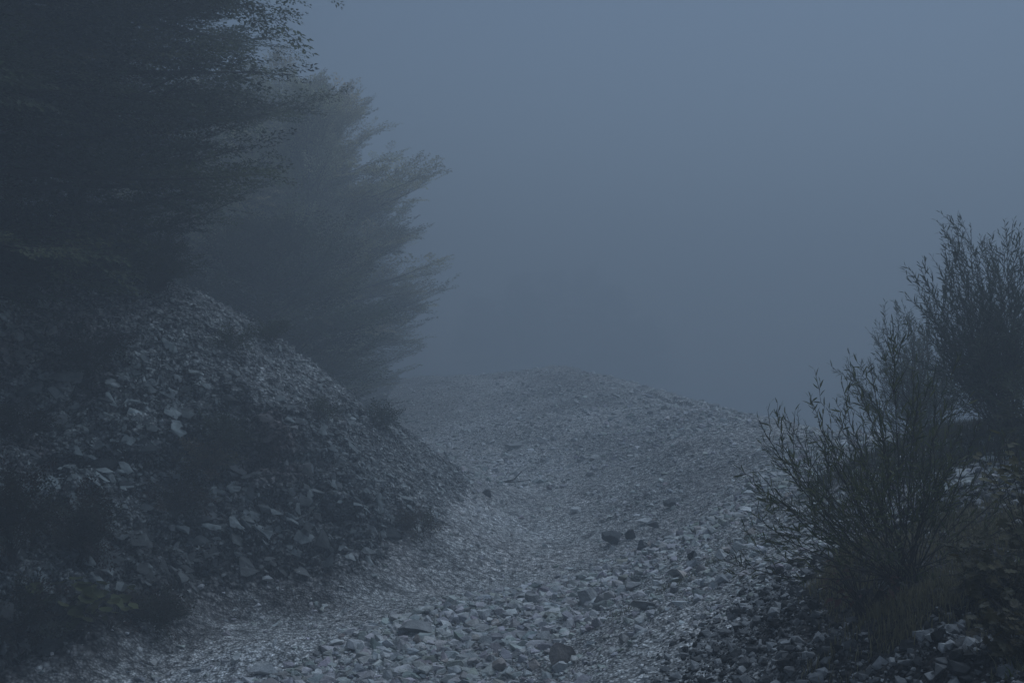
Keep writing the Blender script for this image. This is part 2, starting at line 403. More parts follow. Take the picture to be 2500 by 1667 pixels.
# finer stones over the bed and the near slopes
x, y = scatter(140000, -7, 12, 9.5, 34, lambda x, y: inview(x, y)*bedmask(x, y)*np.clip(13/y, 0, 1)**1.5*(.3+.7*chan_w(x, y))*(.22+.78*sstep(-.3, .5, fbm(P3(x, y)*.9, 3, 201))))
s = np.clip(.012*np.exp(rng.exponential(.5, len(x))), .012, .08)*(1+.5*sstep(15, 30, y))
gravel('gravel', P3(x, y, surf(x, y)), s, 'fine grey gravel covering the stream bed and its slopes', M_stone, lod=I1)
x, y = scatter(60000, -20, 14, 28, 66, lambda x, y: inview(x, y)*bedmask(x, y)*np.clip(34/y, 0, 1)**2*.6)
s = np.clip(.035*np.exp(rng.exponential(.42, len(x))), .035, .16)
gravel('gravel', P3(x, y, terr(x, y)), s, 'hazy grey stones covering the far gravel mound', M_stone, lod=I1)
# dark gravel on the near knoll
x, y = scatter(60000, .6, 6.5, 3.2, 10.5, lambda x, y: sstep(2.6, 1.7, knoll_d(x, y))*inview(x, y)*np.where((knoll_d(x, y) > .95) | ((x < 2.9) & (y < 6.3)), .8, .10))
s = np.clip(.011*np.exp(rng.exponential(.52, len(x))), .01, .07)
gravel('gravel', P3(x, y, surf(x, y)), s, 'dark earthy gravel heaped below the willow shrub', M_stone, tints=.95*rng.uniform(.06, 1.0, (len(x), 1))**1.9*np.array([[1, 1, 1.02]]))
# shale flakes and scree bedded in the bank
vis = np.where((bm_ > .3) & (Y < 27.5) & (Y > 9) & (np.abs(X) < .56*Y+1))[0]
wt = rng.random(len(vis)); area = np.clip(1/np.maximum(N[vis, 2], .3), 1, 3); keep = vis[rng.random(len(vis)) < (.30+.40*sstep(-.1, .35, fbm(V[vis]*.45, 3, 181)))*area/2]
pos = V[keep] + rng.normal(0, .02, (len(keep), 3)); nn = norm(N[keep]*.55 + np.array([.28, -.25, .75]) + rng.normal(0, .22, (len(keep), 3)))
dd = np.cross(nn, norm(np.array([.25, 1., .1]) + rng.normal(0, .5, (len(keep), 3))))
Rm = frame(dd, nn); s = np.clip(.020*np.exp(rng.exponential(.60*(1-.45*apw[keep]))), .016, .19)*(1-.25*apw[keep])
tt = C[keep]/.15*rng.uniform(.35, 1.35, (len(keep), 1))**(1.3-.5*apw[keep])[:, None]*1.25; tt = tt*.55+.10
gravel('scree', pos, s, 'flaky shale fragments covering the dark left bank', M_dark, flat=.26, tints=tt*1.2, orient=Rm, sink=.08, asp=(.45, .9))

# individual rocks
PROTO = []
for k in range(18):
    r = np.random.default_rng(300+k)
    sx = (1, r.uniform(.6, .9), r.uniform(.42, .72))
    v = rockv(I4[0], r, r.integers(14, 20), .05, sx, .22, .5); v = v*(1+.02*fbm(v*9, 2, 3))[:, None]
    PROTO.append(v)
SLAB = []
for k in range(8):
    r = np.random.default_rng(400+k)
    SLAB.append(rockv(I4[0], r, 15, .03, (1, r.uniform(.45, .8), r.uniform(.2, .34)), .22, .5))
def proto_obj(v, mat, tint=(1, 1, 1)): 
    o = mesh_obj('rock', v, I4[1], mat, tint=np.tile(tint, (len(v), 1)), smooth=False); return o
meshes = {}
def rock(x, y, s, label, group=None, proto=None, kind='pale', z=None, rot=None, sc=(1, 1, 1), sink=.22, r=rng):
    lst = SLAB if kind in ('slab', 'paleslab') else PROTO
    k = int(r.integers(0, len(lst))) if proto is None else proto
    key = (kind, k)
    if key not in meshes:
        tint = {'pale': (1, 1, 1), 'mid': (.55, .55, .555), 'dark': (.6, .6, .62), 'slab': (1.15, 1.15, 1.15), 'paleslab': (.8, .82, .82), 'brown': (.66, .58, .54), 'black': (.6, .6, .62), 'block': (1.25, 1.25, 1.23)}[kind]
        o = proto_obj(lst[k], M_dark if kind in ('dark', 'slab', 'black', 'block') else M_stone, tint); meshes[key] = o
        o['used'] = 0
    src = meshes[key]
    if src['used']: o = src.copy(); COL.objects.link(o)
    else: o = src
    src['used'] = 1
    for kk in ('label', 'category', 'group', 'used'):
        if kk in o and not (kk == 'used' and o is src): del o[kk]
    z = float(surf(np.array([x]), np.array([y]))[0]) if z is None else z
    o.location = (x, y, z + s*(.42-sink)*(.5 if kind in ('slab', 'paleslab') else 1)*sc[2]); o.scale = (s*sc[0], s*sc[1], s*sc[2])
    o.rotation_euler = rot if rot is not None else (r.normal(0, .25), r.normal(0, .25), r.uniform(0, 6.28))
    return tag(o, label, 'rock', group)
def at(px, py, base=0.0):        # where a photograph point meets the gravel (found once, in metres)
    y = 8.0
    while y < 80:
        x = (px-1176)/2287*y; z = 4+(784-py)/2287*y
        if terr(np.array([x]), np.array([y]))[0] >= z: break
        y += .1
    return x, y
hero = [ # px, py of the foot, half width px, kind, label
 (600,1556,44,'pale','large pale rough boulder at the left end of the rubble strip'),
 (540,1530,24,'pale','pale stone just left of the large boulder at the rubble end'),
 (770,1490,20,'pale','single whitish stone lying on fine gravel ahead of the rubble strip'),
 (955,1462,42,'dark','long dark grey boulder on the upper edge of the rubble strip'),
 (1350,1388,44,'dark','large wedge shaped boulder with a dark overhang at the rubble crest'),
 (1222,1392,36,'dark','split boulder lying at the back edge of the rubble strip'),
 (1190,1400,18,'pale','pale boulder leaning on the split one at the back of the rubble'),
 (1105,1420,22,'pale','upright angular stone standing at the back edge of the rubble'),
 (1125,1432,20,'pale','rounded stone in front of the upright angular one'),
 (1285,1535,56,'brown','broad brownish dark boulder low in the middle of the rubble'),
 (1150,1545,40,'brown','low brown slab like boulder near the bottom edge of the rubble'),
 (1060,1525,26,'dark','dark pointed rock beside the low brown boulder'),
 (945,1520,34,'paleslab','tilted pale slab leaning on smaller stones in the rubble'),
 (1480,1402,34,'dark','flat dark rock on the right side of the rubble strip'),
 (1550,1362,24,'dark','small dark boulder right of the rubble crest'),
 (1400,1255,30,'dark','biggest of the dark rounded boulders on the smooth gravel bed'),
 (1450,1240,21,'dark','small dark boulder behind the pair on the gravel bed'),
 (1476,1272,27,'dark','dark boulder right of the biggest one on the gravel bed'),
 (1505,1217,18,'dark','dark boulder farther back with a pale stone beside it'),
 (1480,1207,20,'pale','flat pale stone beside the farthest dark boulder'),
 (1585,1288,15,'dark','dark undercut rock on the slope near the willow twigs'),
 (1120,1140,17,'dark','dark clump of rock in the hazy bed near the dead branch'),
 (1537,1172,20,'dark','dark embedded rock on the foot of the gravel mound'),
 (1320,1180,14,'pale','pale stone half way up the misty bed'),
 (1245,1020,17,'pale','pale boulder in the mist below the mound'),
 (1180,1030,20,'pale','low pale boulder in the mist left of the other one'),
 (1210,1395,16,'pale','small pale stone under the split boulder'),
 (610,1340,17,'pale','greenish grey block at the foot of the shale bank'),
 (430,1370,9,'pale','small whitish stone on dark soil at the bank foot'),
 (1190,1470,22,'dark','dark grey rock in the middle of the rubble strip'),
 (740,1500,22,'dark','grey rock near the left upper edge of the rubble'),
 (870,1478,26,'pale','pale rock in the upper left rubble beside the long boulder'),
 (1430,1330,16,'pale','pale stone on the back of the rubble near the gravel bed'),
 (1640,1355,18,'pale','pale angular stone high on the right rubble slope'),
 (1700,1255,20,'pale','pale stone in the row below the lowest willow twigs'),
 (1490,1000,12,'pale','pale rock on the misty flank of the mound'),
]
hr = np.random.default_rng(77)
for px, py, hw, kd, lb in hero:
    kd = 'mid' if (kd == 'dark' and py > 1290) else kd
    x, y = at(px, py); s = hw/2287*y*(1.15 if py > 1290 else 1.4)
    rock(x, y+.2*s, s, lb, 'stones scattered on the gravel bed', kind=kd, r=hr, rot=(hr.normal(0, .15), hr.normal(0, .15), hr.uniform(-.5, .5)), sc=(1, 1, 1.25), sink=.10 if kd == 'dark' else .2)
G = 'stones scattered on the gravel bed'
zones = [ # n, label, x0,x1,y0,y1, size range, weight
 (118, 'angular grey stone lying in the rubble strip', -4, 7, 10.5, 17.5, .08, .17, lambda x, y: rub_w(x, y)),
 (34, 'grey stone on the slope of loose rock right of the rubble strip', 1.5, 8, 12, 24, .08, .20, lambda x, y: (rub_w(x, y) < .6)*sstep(20, 15, y)*1.),
 (24, 'small grey stone lying alone on the smooth gravel bed', -4, 4, 11.5, 26, .05, .10, lambda x, y: (rub_w(x, y) < .1)*1.),
 (30, 'hazy stone on the crest or flank of the gravel mound', -6, 9, 28, 62, .12, .30, lambda x, y: (y > 28)*1.),
]
for n, lb, x0, x1, y0, y1, s0, s1, w in zones:
    x, y = scatter(n*60, x0, x1, y0, y1, lambda x, y: w(x, y)*inview(x, y, 0)*bedmask(x, y)); x, y = x[:n], y[:n]
    for a, b in zip(x, y):
        rock(a, b, float(rng.uniform(s0**.5, s1**.5)**2), lb, G, kind=['pale', 'pale', 'pale', 'mid', 'brown', 'paleslab'][int(rng.integers(0, 6))] if y0 < 25 else 'pale')
# slabs at the bank foot
sel = vis[(V[vis, 2] < 1.9) & (Y[vis] < 19) & (X[vis] < -1.6)]
sel = sel[rng.random(len(sel)) < .5]; pick = rng.choice(sel, 52, replace=False)
for i in pick:
    rock(V[i, 0], V[i, 1], float(rng.uniform(.10, .27)), 'jagged shale slab sticking out of the foot of the dark bank', 'shale slabs at the bank foot', kind='slab', z=float(V[i, 2]),
         rot=(rng.normal(.5, .5), rng.normal(.4, .5), rng.uniform(0, 6.28)), sink=.1)

for k, (px, py, s_, lb) in enumerate([(205, 1000, .42, 'tall pale block in the cracked rock face, left one of the pale pair'), (265, 985, .34, 'square pale block in the cracked rock face, right one of the pale pair'),
   (245, 1060, .30, 'pale block wedged under the pair in the rock face'), (60, 900, .40, 'broad weathered block high on the far left rock face'), (130, 960, .34, 'cracked block left of the pale pair on the rock face'),
   (150, 860, .36, 'grey block below the shrubs on the left rock face'), (470, 1180, .34, 'leaning shale plate near the middle of the bank'), (580, 1080, .30, 'pale plate catching light in the middle of the bank'),
   (520, 870, .42, 'smooth grey outcrop below the gravel tip of the spur'), (640, 800, .26, 'small outcrop on the spur skyline'), (700, 1010, .28, 'flat shale plate on the right of the bank face'), (350, 1010, .40, 'large tilted plate right of the pale pair')]):
    for y in np.arange(9, 30, .06):
        x = (px-1176)/2287*y; z = 4+(784-py)/2287*y
        if float(terr(np.array([x]), np.array([y]))[0]) >= z: break
    rock(x, y, s_, lb, 'blocks bedded in the bank', kind='slab' if k in (6, 7, 10, 11) else 'block', z=z-.1, r=hr, rot=(hr.normal(.3, .2), hr.normal(-.15, .15), hr.uniform(-.4, .4)), sc=(1, .8, 1.25 if k < 3 else 1))
# ------------------------------------------------------------ foliage
def leaf_proto(kind):
    if kind == 'beech':   # pointed oval, folded on the midrib; x along the leaf
        v = np.array([(0,0,0),(.35,.27,.06),(1,0,-.06),(.35,-.27,.06)]); f = np.array([(0,1,2),(0,2,3)])
    elif kind == 'willow':
        v = np.array([(0,0,0),(.3,.075,.02),(.3,0,0),(.3,-.075,.02),(.7,.06,.0),(.7,0,-.03),(.7,-.06,.0),(1,0,-.10)])
        f = np.array([(0,2,1),(0,3,2),(1,2,4),(2,5,4),(2,3,6),(2,6,5),(4,5,7),(5,6,7)])
    elif kind == 'round':   # broad, slightly cupped and lobed, stalk at x=0
        n = 11; a = np.linspace(-2.75, 2.75, n); rr = .5*(1+.10*np.cos(a*5))
        v = np.vstack([[(.35, 0, -.06)], np.stack([.5+rr*np.cos(a), rr*np.sin(a), .10*np.abs(np.sin(a))+.02*np.cos(a*4)], -1)])
        f = np.array([(0, i, i+1) for i in range(1, n)]+[(0, n, 1)])
    elif kind == 'maple':
        n = 15; a = np.linspace(-2.7, 2.7, n); rr = np.where(np.arange(n) % 2 == 1, .36, .56); rr = rr*(1+.1*np.cos(a))
        v = np.vstack([[(.35, 0, -.04)], np.stack([.45+rr*np.cos(a), rr*np.sin(a), .05*np.abs(np.sin(a*2))], -1)])
        f = np.array([(0, i, i+1) for i in range(1, n)]+[(0, n, 1)])
    return v, f
LB, LW, LR, LM = (leaf_proto(k) for k in ('beech', 'willow', 'round', 'maple'))
def leaves(bag, lp, pos, d, nrm, size, tint):
    M = frame(d, nrm)*size[:, None, None]; v, f = instance(lp[0], lp[1], M, pos)
    bag.add(v, f, np.repeat(tint, len(lp[0]), 0))
def spray_proto(r, L=.7, leaf=.075, ntw=9):    # flat twig with side twigs, x ahead, z normal
    P = []; D = []; stems = []
    stems.append(np.array([(0, 0, 0), (.5*L, 0, .02), (L, 0, -.02)]))
    for k in range(ntw):
        t = (k+1)/(ntw+1); side = 1 if k % 2 else -1; l = L*.42*(1-t*.75)*r.uniform(.8, 1.2); a = side*r.uniform(.6, .9)
        o = np.array([t*L, 0, .02]); d = np.array([math.cos(a), math.sin(a), r.normal(0, .12)])
        stems.append(np.stack([o, o+d*l*.9])); m = max(2, int(l/leaf*1.6))
        for j in range(m):
            q_ = o + d*l*(j+.7)/m; aa = a + (1 if j % 2 else -1)*r.uniform(.4, .9)
            P.append(q_); D.append((math.cos(aa), math.sin(aa), r.normal(-.1, .25)))
        P.append(o+d*l); D.append(d)
    for j in range(5):
        t = .6+.1*j; aa = (1 if j % 2 else -1)*.6; P.append((t*L, 0, 0)); D.append((math.cos(aa), math.sin(aa), r.normal(-.1, .2)))
    P.append((L, 0, -.02)); D.append((1, 0, -.1))
    P = np.array(P); D = np.array(D); nr = np.array([0, 0, 1.]) + r.normal(0, .35, P.shape); sz = leaf*r.uniform(.7, 1.25, len(P))
    M = frame(D, nr)*sz[:, None, None]; v, f = instance(LB[0], LB[1], M, P); isleaf = np.ones(len(v))
    lv = np.repeat(r.uniform(.65, 1.4, len(P)), 4)
    for s_ in stems:
        e = s_[-1]-s_[0]; w = np.array([-e[1], e[0], 0]); w = w/np.linalg.norm(w)*.004
        vv = np.stack([s_[0]-w, s_[0]+w, s_[-1]]); f = np.vstack([f, np.array([[0, 1, 2]])+len(v)]); v = np.vstack([v, vv]); isleaf = np.append(isleaf, [0]*3); lv = np.append(lv, [1]*3)
    return v, f, isleaf, lv
SPR = [spray_proto(np.random.default_rng(500+k), ntw=[7, 9, 11][k % 3]) for k in range(8)]
def add_sprays(bag, P, D, U, S, T, protos=SPR, r=rng):
    k = r.integers(0, len(protos), len(P))
    for a, (v, f, il, lv) in enumerate(protos):
        m = k == a
        if not m.any(): continue
        M = frame(D[m], U[m])*S[m][:, None, None]; vv, ff = instance(v, f, M, P[m])
        t = np.repeat(T[m], len(v), 0)*np.tile(lv, m.sum())[:, None]
        st = np.tile(il, m.sum())[:, None]; t = t*st + (1-st)*np.array([.03, .025, .02])
        bag.add(vv, ff, t)
def bez(a, b, c, n): t = np.linspace(0, 1, n)[:, None]; return (1-t)**2*a + 2*t*(1-t)*b + t*t*c

GREEN = np.array([.050, .068, .040]); OLIVE = np.array([.085, .085, .045]); BROWN = np.array([.10, .062, .045]); GREY = np.array([.13, .13, .10])
def tree(name, x, y, H, rad, zlow, label, seed, nl=46, lean=(0, 0), col=(GREEN, OLIVE), colw=.4, up=.35, sprayS=1.0, bias=None, prof=None, nsec=11, group='trees above the left bank', trunk_r=None, l2f=.42):
    r = np.random.default_rng(seed); z0 = float(terr(np.array([x]), np.array([y]))[0])-.15
    base = np.array([x, y, z0]); top = base + np.array([lean[0], lean[1], H])
    T = bez(base, (base+top)/2+np.append(r.normal(0, .35, 2), 0), top, 14)
    tr = trunk_r or .013*H+.03
    wood = Bag(); wood.add(*tube(T, np.linspace(tr, .012, 14)*np.where(np.arange(14) == 0, 1.4, 1), 8))
    bag = Bag(); SP, SD, SU, SS = [], [], [], []
    for k in range(nl):
        t = zlow/H + (1-zlow/H)*((k+.5)/nl)**.9; t = min(t, .985)
        az = k*2.39996 + r.normal(0, .25)
        if bias is not None and r.random() < bias[1]: az = bias[0] + r.normal(0, .7)
        pr = prof(t) if prof else math.sin(math.pi*min(1, (1.02-t)/(1.02-zlow/H)*.62+.02))**.8
        L = rad*pr*r.uniform(.75, 1.15)
        if L < .4: L = .4
        o = T[0] + (T[-1]-T[0])*t; i = t*13; a = int(i); o = T[a]+(T[min(a+1, 13)]-T[a])*(i-a)
        el = up + .5*(t-.4) + r.normal(0, .2)
        h = np.array([math.cos(az), math.sin(az), 0]); d = h*math.cos(el) + np.array([0, 0, math.sin(el)])
        e = o + d*L; m = o + d*L*.5 + np.array([0, 0, -.06*L + .0]); e = e + np.array([0, 0, .10*L*r.uniform(-1.2, 1)])
        B = bez(o, m, e, 9); r0 = .010*L+.006; wood.add(*tube(B, np.linspace(r0*1.4, .004, 9), 4))
        for j in range(nsec):
            u = .16+.82*(j+r.random()*.7)/nsec; i = min(u, .995)*8; a = int(i); q0 = B[a]+(B[a+1]-B[a])*(i-a); bd_ = norm(B[min(a+1, 8)]-B[a])
            side = 1 if j % 2 else -1; sd_ = np.cross(bd_, [0, 0, 1.]); ang = r.uniform(.55, .95)
            l2 = L*l2f*(1-u*.72)*r.uniform(.7, 1.25)+.15
            sdv = norm(bd_*math.cos(ang)+side*sd_*math.sin(ang)+np.array([0, 0, r.normal(.08, .16)]))
            q1 = q0+sdv*l2; wood.add(*tube(np.stack([q0, q0+sdv*l2*.5+[0, 0, .02*l2], q1]), np.array([.008, .006, .003]), 3))
            ns = max(2, int(l2/.26))
            for s_ in range(ns):
                w = (s_+.6)/ns; pp = q0+(q1-q0)*w; sgn = 1 if s_ % 2 else -1
                dv = norm(sdv+sgn*.55*np.cross(sdv, [0, 0, 1.])*(w < .9)+np.array([0, 0, r.normal(0, .18)]))
                SP.append(pp); SD.append(dv); SU.append(np.array([0, 0, 1.])+r.normal(0, .22, 3)); SS.append(r.uniform(.65, 1.15)*sprayS)
        for w in (.8, .9, 1.0):
            SP.append(B[0]*0+B[min(8, int(w*8))]); SD.append(norm(e-m)); SU.append(np.array([0, 0, 1.])+r.normal(0, .2, 3)); SS.append(.9*sprayS)
    SP, SD, SU, SS = map(np.array, (SP, SD, SU, SS))
    cn = np.clip(.5+.8*fbm(SP*.7, 2, seed), 0, 1)*colw*2; tn = mix(np.tile(col[0], (len(SP), 1)), col[1], np.clip(cn, 0, 1))*r.uniform(.75, 1.3, (len(SP), 1))*np.clip(1.1+.9*fbm(SP*np.array([.9, .9, 2.2]), 3, seed+50), .45, 2.0)[:, None]  # clump tone also paints lit and shaded layers into the leaf colour
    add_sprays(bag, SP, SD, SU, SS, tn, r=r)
    root = thing(name, base, label, 'tree', group)
    wood.obj('trunk', M_bark, root, base); bag.obj('crown', M_leaf, root, base)
    return root
FULL = lambda t: (.8+.25*math.sin(math.pi*t))*min(1, (1.03-t)*3.2)
tree('beech_tree', -10.2, 16.8, 15.5, 5.7, .5, 'dense dark beech tree whose edge meets the fog at the top', 11, nl=120, col=(GREEN, OLIVE), nsec=13, sprayS=1.15, prof=FULL, up=.15)
tree('beech_tree', -11.0, 13.2, 13, 5.0, .4, 'darkest tree at the left edge above the shrubs', 12, nl=90, col=(GREEN*.8, BROWN*.6), nsec=12, sprayS=1.1, prof=FULL, up=.1)
tree('beech_tree', -9.2, 21.0, 13.5, 4.9, .4, 'broad beech behind the rocky spur, right of the darkest trees', 13, nl=110, col=(GREEN*1.1, OLIVE), nsec=12, sprayS=1.2, prof=FULL, up=.15)
tree('beech_tree', -13.5, 20.5, 17, 6.0, .4, 'tall dark beech filling the gap between the nearest trees', 19, nl=90, col=(GREEN, OLIVE), nsec=12, sprayS=1.4, prof=FULL, up=.15)
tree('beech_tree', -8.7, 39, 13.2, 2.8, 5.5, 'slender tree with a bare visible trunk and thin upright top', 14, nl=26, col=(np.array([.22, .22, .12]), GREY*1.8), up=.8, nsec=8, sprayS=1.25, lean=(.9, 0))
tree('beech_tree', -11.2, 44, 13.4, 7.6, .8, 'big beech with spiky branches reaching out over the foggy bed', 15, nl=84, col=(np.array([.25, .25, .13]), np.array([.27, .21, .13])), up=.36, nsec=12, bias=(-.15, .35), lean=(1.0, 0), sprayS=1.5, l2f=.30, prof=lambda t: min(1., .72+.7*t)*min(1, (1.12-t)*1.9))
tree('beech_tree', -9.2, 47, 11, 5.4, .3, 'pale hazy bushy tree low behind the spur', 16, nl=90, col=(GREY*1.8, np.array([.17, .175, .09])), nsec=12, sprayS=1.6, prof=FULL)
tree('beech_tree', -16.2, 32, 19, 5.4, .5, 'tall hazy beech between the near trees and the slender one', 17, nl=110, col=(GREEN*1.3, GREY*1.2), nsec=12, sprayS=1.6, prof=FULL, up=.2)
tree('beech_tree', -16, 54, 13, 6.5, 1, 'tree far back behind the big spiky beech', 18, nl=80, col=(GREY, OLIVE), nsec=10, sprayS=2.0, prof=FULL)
tree('beech_tree', -8.0, 33, 7.5, 3.6, .2, 'low dark bushy beech hugging the back of the spur', 20, nl=90, col=(GREEN*1.1, OLIVE), nsec=11, sprayS=1.3, prof=FULL)

def shrub(name, x, y, z, H, rad, n, label, seed, col=(BROWN*.6, GREEN), leafS=.6, group='shrubs on the bank', cat='shrub', lean=(0, 0), sp=4):
    r = np.random.default_rng(seed); base = np.array([x, y, z-.05]); wood = Bag(); bag = Bag(); SP, SD, SU, SS = [], [], [], []
    for k in range(n):
        az = r.uniform(0, 6.283); rr = rad*math.sqrt(r.random()); e = base+np.array([rr*math.cos(az)+lean[0], rr*math.sin(az)+lean[1], H*r.uniform(.35, 1)*(1-.35*(rr/rad)**2)])
        B = bez(base+np.append(r.normal(0, rad*.12, 2), 0), base*.5+e*.5+np.array([0, 0, H*.2]), e, 6); wood.add(*tube(B, np.linspace(.009, .003, 6), 4))
        for u in np.linspace(.3, 1, sp):
            i = min(u*5, 4.99); a = int(i); q0 = B[a]+(B[a+1]-B[a])*(i-a)
            SP.append(q0); SD.append(norm(norm(B[a+1]-B[a])+r.normal(0, .6, 3))); SU.append(np.array([0, 0, 1.])+r.normal(0, .5, 3)); SS.append(r.uniform(.6, 1.1)*leafS)
    SP, SD, SU, SS = map(np.array, (SP, SD, SU, SS))
    tn = mix(np.tile(col[0], (len(SP), 1)), col[1], r.random(len(SP)))*r.uniform(.7, 1.3, (len(SP), 1))
    add_sprays(bag, SP, SD, SU, SS, tn, r=r)
    root = thing(name, base, label, cat, group); wood.obj('stem', M_bark, root, base); bag.obj('foliage', M_leaf, root, base)
def on_bank(px, py):             # first rock-face point along the sight line of a photograph point
    for y in np.arange(9, 40, .08):
        x = (px-1176)/2287*y; z = 4+(784-py)/2287*y
        t = float(terr(np.array([x]), np.array([y]))[0])
        if t >= z: return x, y, t
    return x, y, t
for k, (px, py, H, rad, n, lb, c) in enumerate([
  (200, 1290, 1.0, .5, 36, 'dark brown green shrub in the hollow of the lower bank', (BROWN*.4, GREEN*.6)),
  (20, 1290, 1.2, .45, 40, 'brown shrub at the left edge of the lower bank', (BROWN*.5, GREEN*.5)),
  (400, 1180, .5, .4, 16, 'sparse brown shrub right of the dark hollow one', (BROWN*.5, OLIVE*.5)),
  (480, 1100, .6, .3, 16, 'small yellowish leaved shoot half way up the bank', (OLIVE*1.2, BROWN)),
  (200, 860, .8, .6, 34, 'brown shrub high on the left bank below the trees', (BROWN*.5, GREEN*.7)),
  (40, 700, 2.0, 1.4, 180, 'dark leafy shrub under the darkest tree', (BROWN*.5, GREEN*.8)),
  (220, 660, 1.8, 1.1, 160, 'reddish brown shrub on the bank top left of the gravel tip', (BROWN*.7, GREEN*.8)),
  (360, 670, 1.3, .8, 110, 'green shrub beside the gravel tip of the spur', (GREEN, OLIVE*.8)),
  (520, 1020, .35, .3, 16, 'tiny weed tuft in the middle of the bank', (GREEN*.8, OLIVE*.7)),
  (535, 800, .3, .3, 12, 'hazy weed tuft near the spur crest', (OLIVE*.8, GREEN)),
  (730, 960, .3, .35, 12, 'low weed on the right half of the spur', (OLIVE*.7, GREEN*.8)),
  (870, 975, .3, .3, 14, 'dark weed tuft on the lower spur crest', (GREEN*.7, GREEN*.6)),
  (960, 1225, .3, .3, 14, 'reddish weed near the spur toe', (OLIVE*.6, BROWN*.6)),
  (800, 890, .3, .3, 14, 'small weed on the spur skyline', (GREEN*.6, GREEN*.6)),
  (50, 1010, .5, .4, 20, 'dark weedy shrub on the far left rock face', (GREEN*.6, BROWN*.4)),
  (360, 1440, .3, .4, 30, 'low brown weeds at the bank foot beside the broad leaves', (BROWN*.6, GREEN*.6)),
  (40, 1440, .4, .45, 30, 'dark weeds at the left edge of the bank foot', (BROWN*.4, GREEN*.6)),
  (620, 790, .5, .4, 20, 'grassy weed on the shoulder below the gravel tip', (OLIVE*.7, GREEN*.9)),
]):
    x, y, z = on_bank(px, py); shrub('shrub', x, y, z, H, rad, n, lb, 600+k, c)

# broad-leaved plants at the bank foot
def broad_plant(x, y, z, n, s, label, seed, col, lp=LR, group='broad leaved plants at the bank foot', name='butterbur_plant', H=.35, spread=.35, cat='plant'):
    r = np.random.default_rng(seed); base = np.array([x, y, z-.02]); st = Bag(); bg_ = Bag()
    P, D, U, S = [], [], [], []
    for k in range(n):
        az = r.uniform(0, 6.283); q = spread*math.sqrt(r.random()); e = base+np.array([q*math.cos(az), q*math.sin(az), H*r.uniform(.4, 1)])
        st.add(*tube(bez(base+np.append(r.normal(0, .04, 2), 0), base*.5+e*.5+[0, 0, .08], e, 5), .005, 4))
        d = np.array([math.cos(az), math.sin(az), r.normal(-.25, .25)]); P.append(e); D.append(d); U.append(np.array([0, -.15, 1.])+r.normal(0, .3, 3)); S.append(s*r.uniform(.55, 1.2))
    P, D, U, S = map(np.array, (P, D, U, S)); t = col*r.uniform(.6, 1.4, (n, 1))+r.uniform(0, .02, (n, 1))*np.array([1, .6, 0])
    leaves(bg_, lp, P, D, U, S, t); root = thing(name, base, label, cat, group)
    st.obj('stalk', M_bark, root, base); bg_.obj('foliage', M_leaf, root, base)
YG = np.array([.075, .09, .03])
for k, (px, py, n, s, lb) in enumerate([
  (165, 1395, 16, .20, 'yellow green broad leaved plant, leftmost at the bank foot'),
  (215, 1430, 18, .21, 'broad leaved plant with large drooping green leaves'),
  (275, 1400, 12, .15, 'smaller broad leaved plant beside grey blocks'),
  (265, 1440, 10, .14, 'low broad leaved plant next to the gravel edge'),
  (135, 1450, 12, .17, 'dark broad leaved plant in the left corner below the others')]):
    x, y, z = on_bank(px, py+20); broad_plant(x, y-.1, z+.12, n, s, lb, 700+k, YG*(.75 if k != 4 else .45))

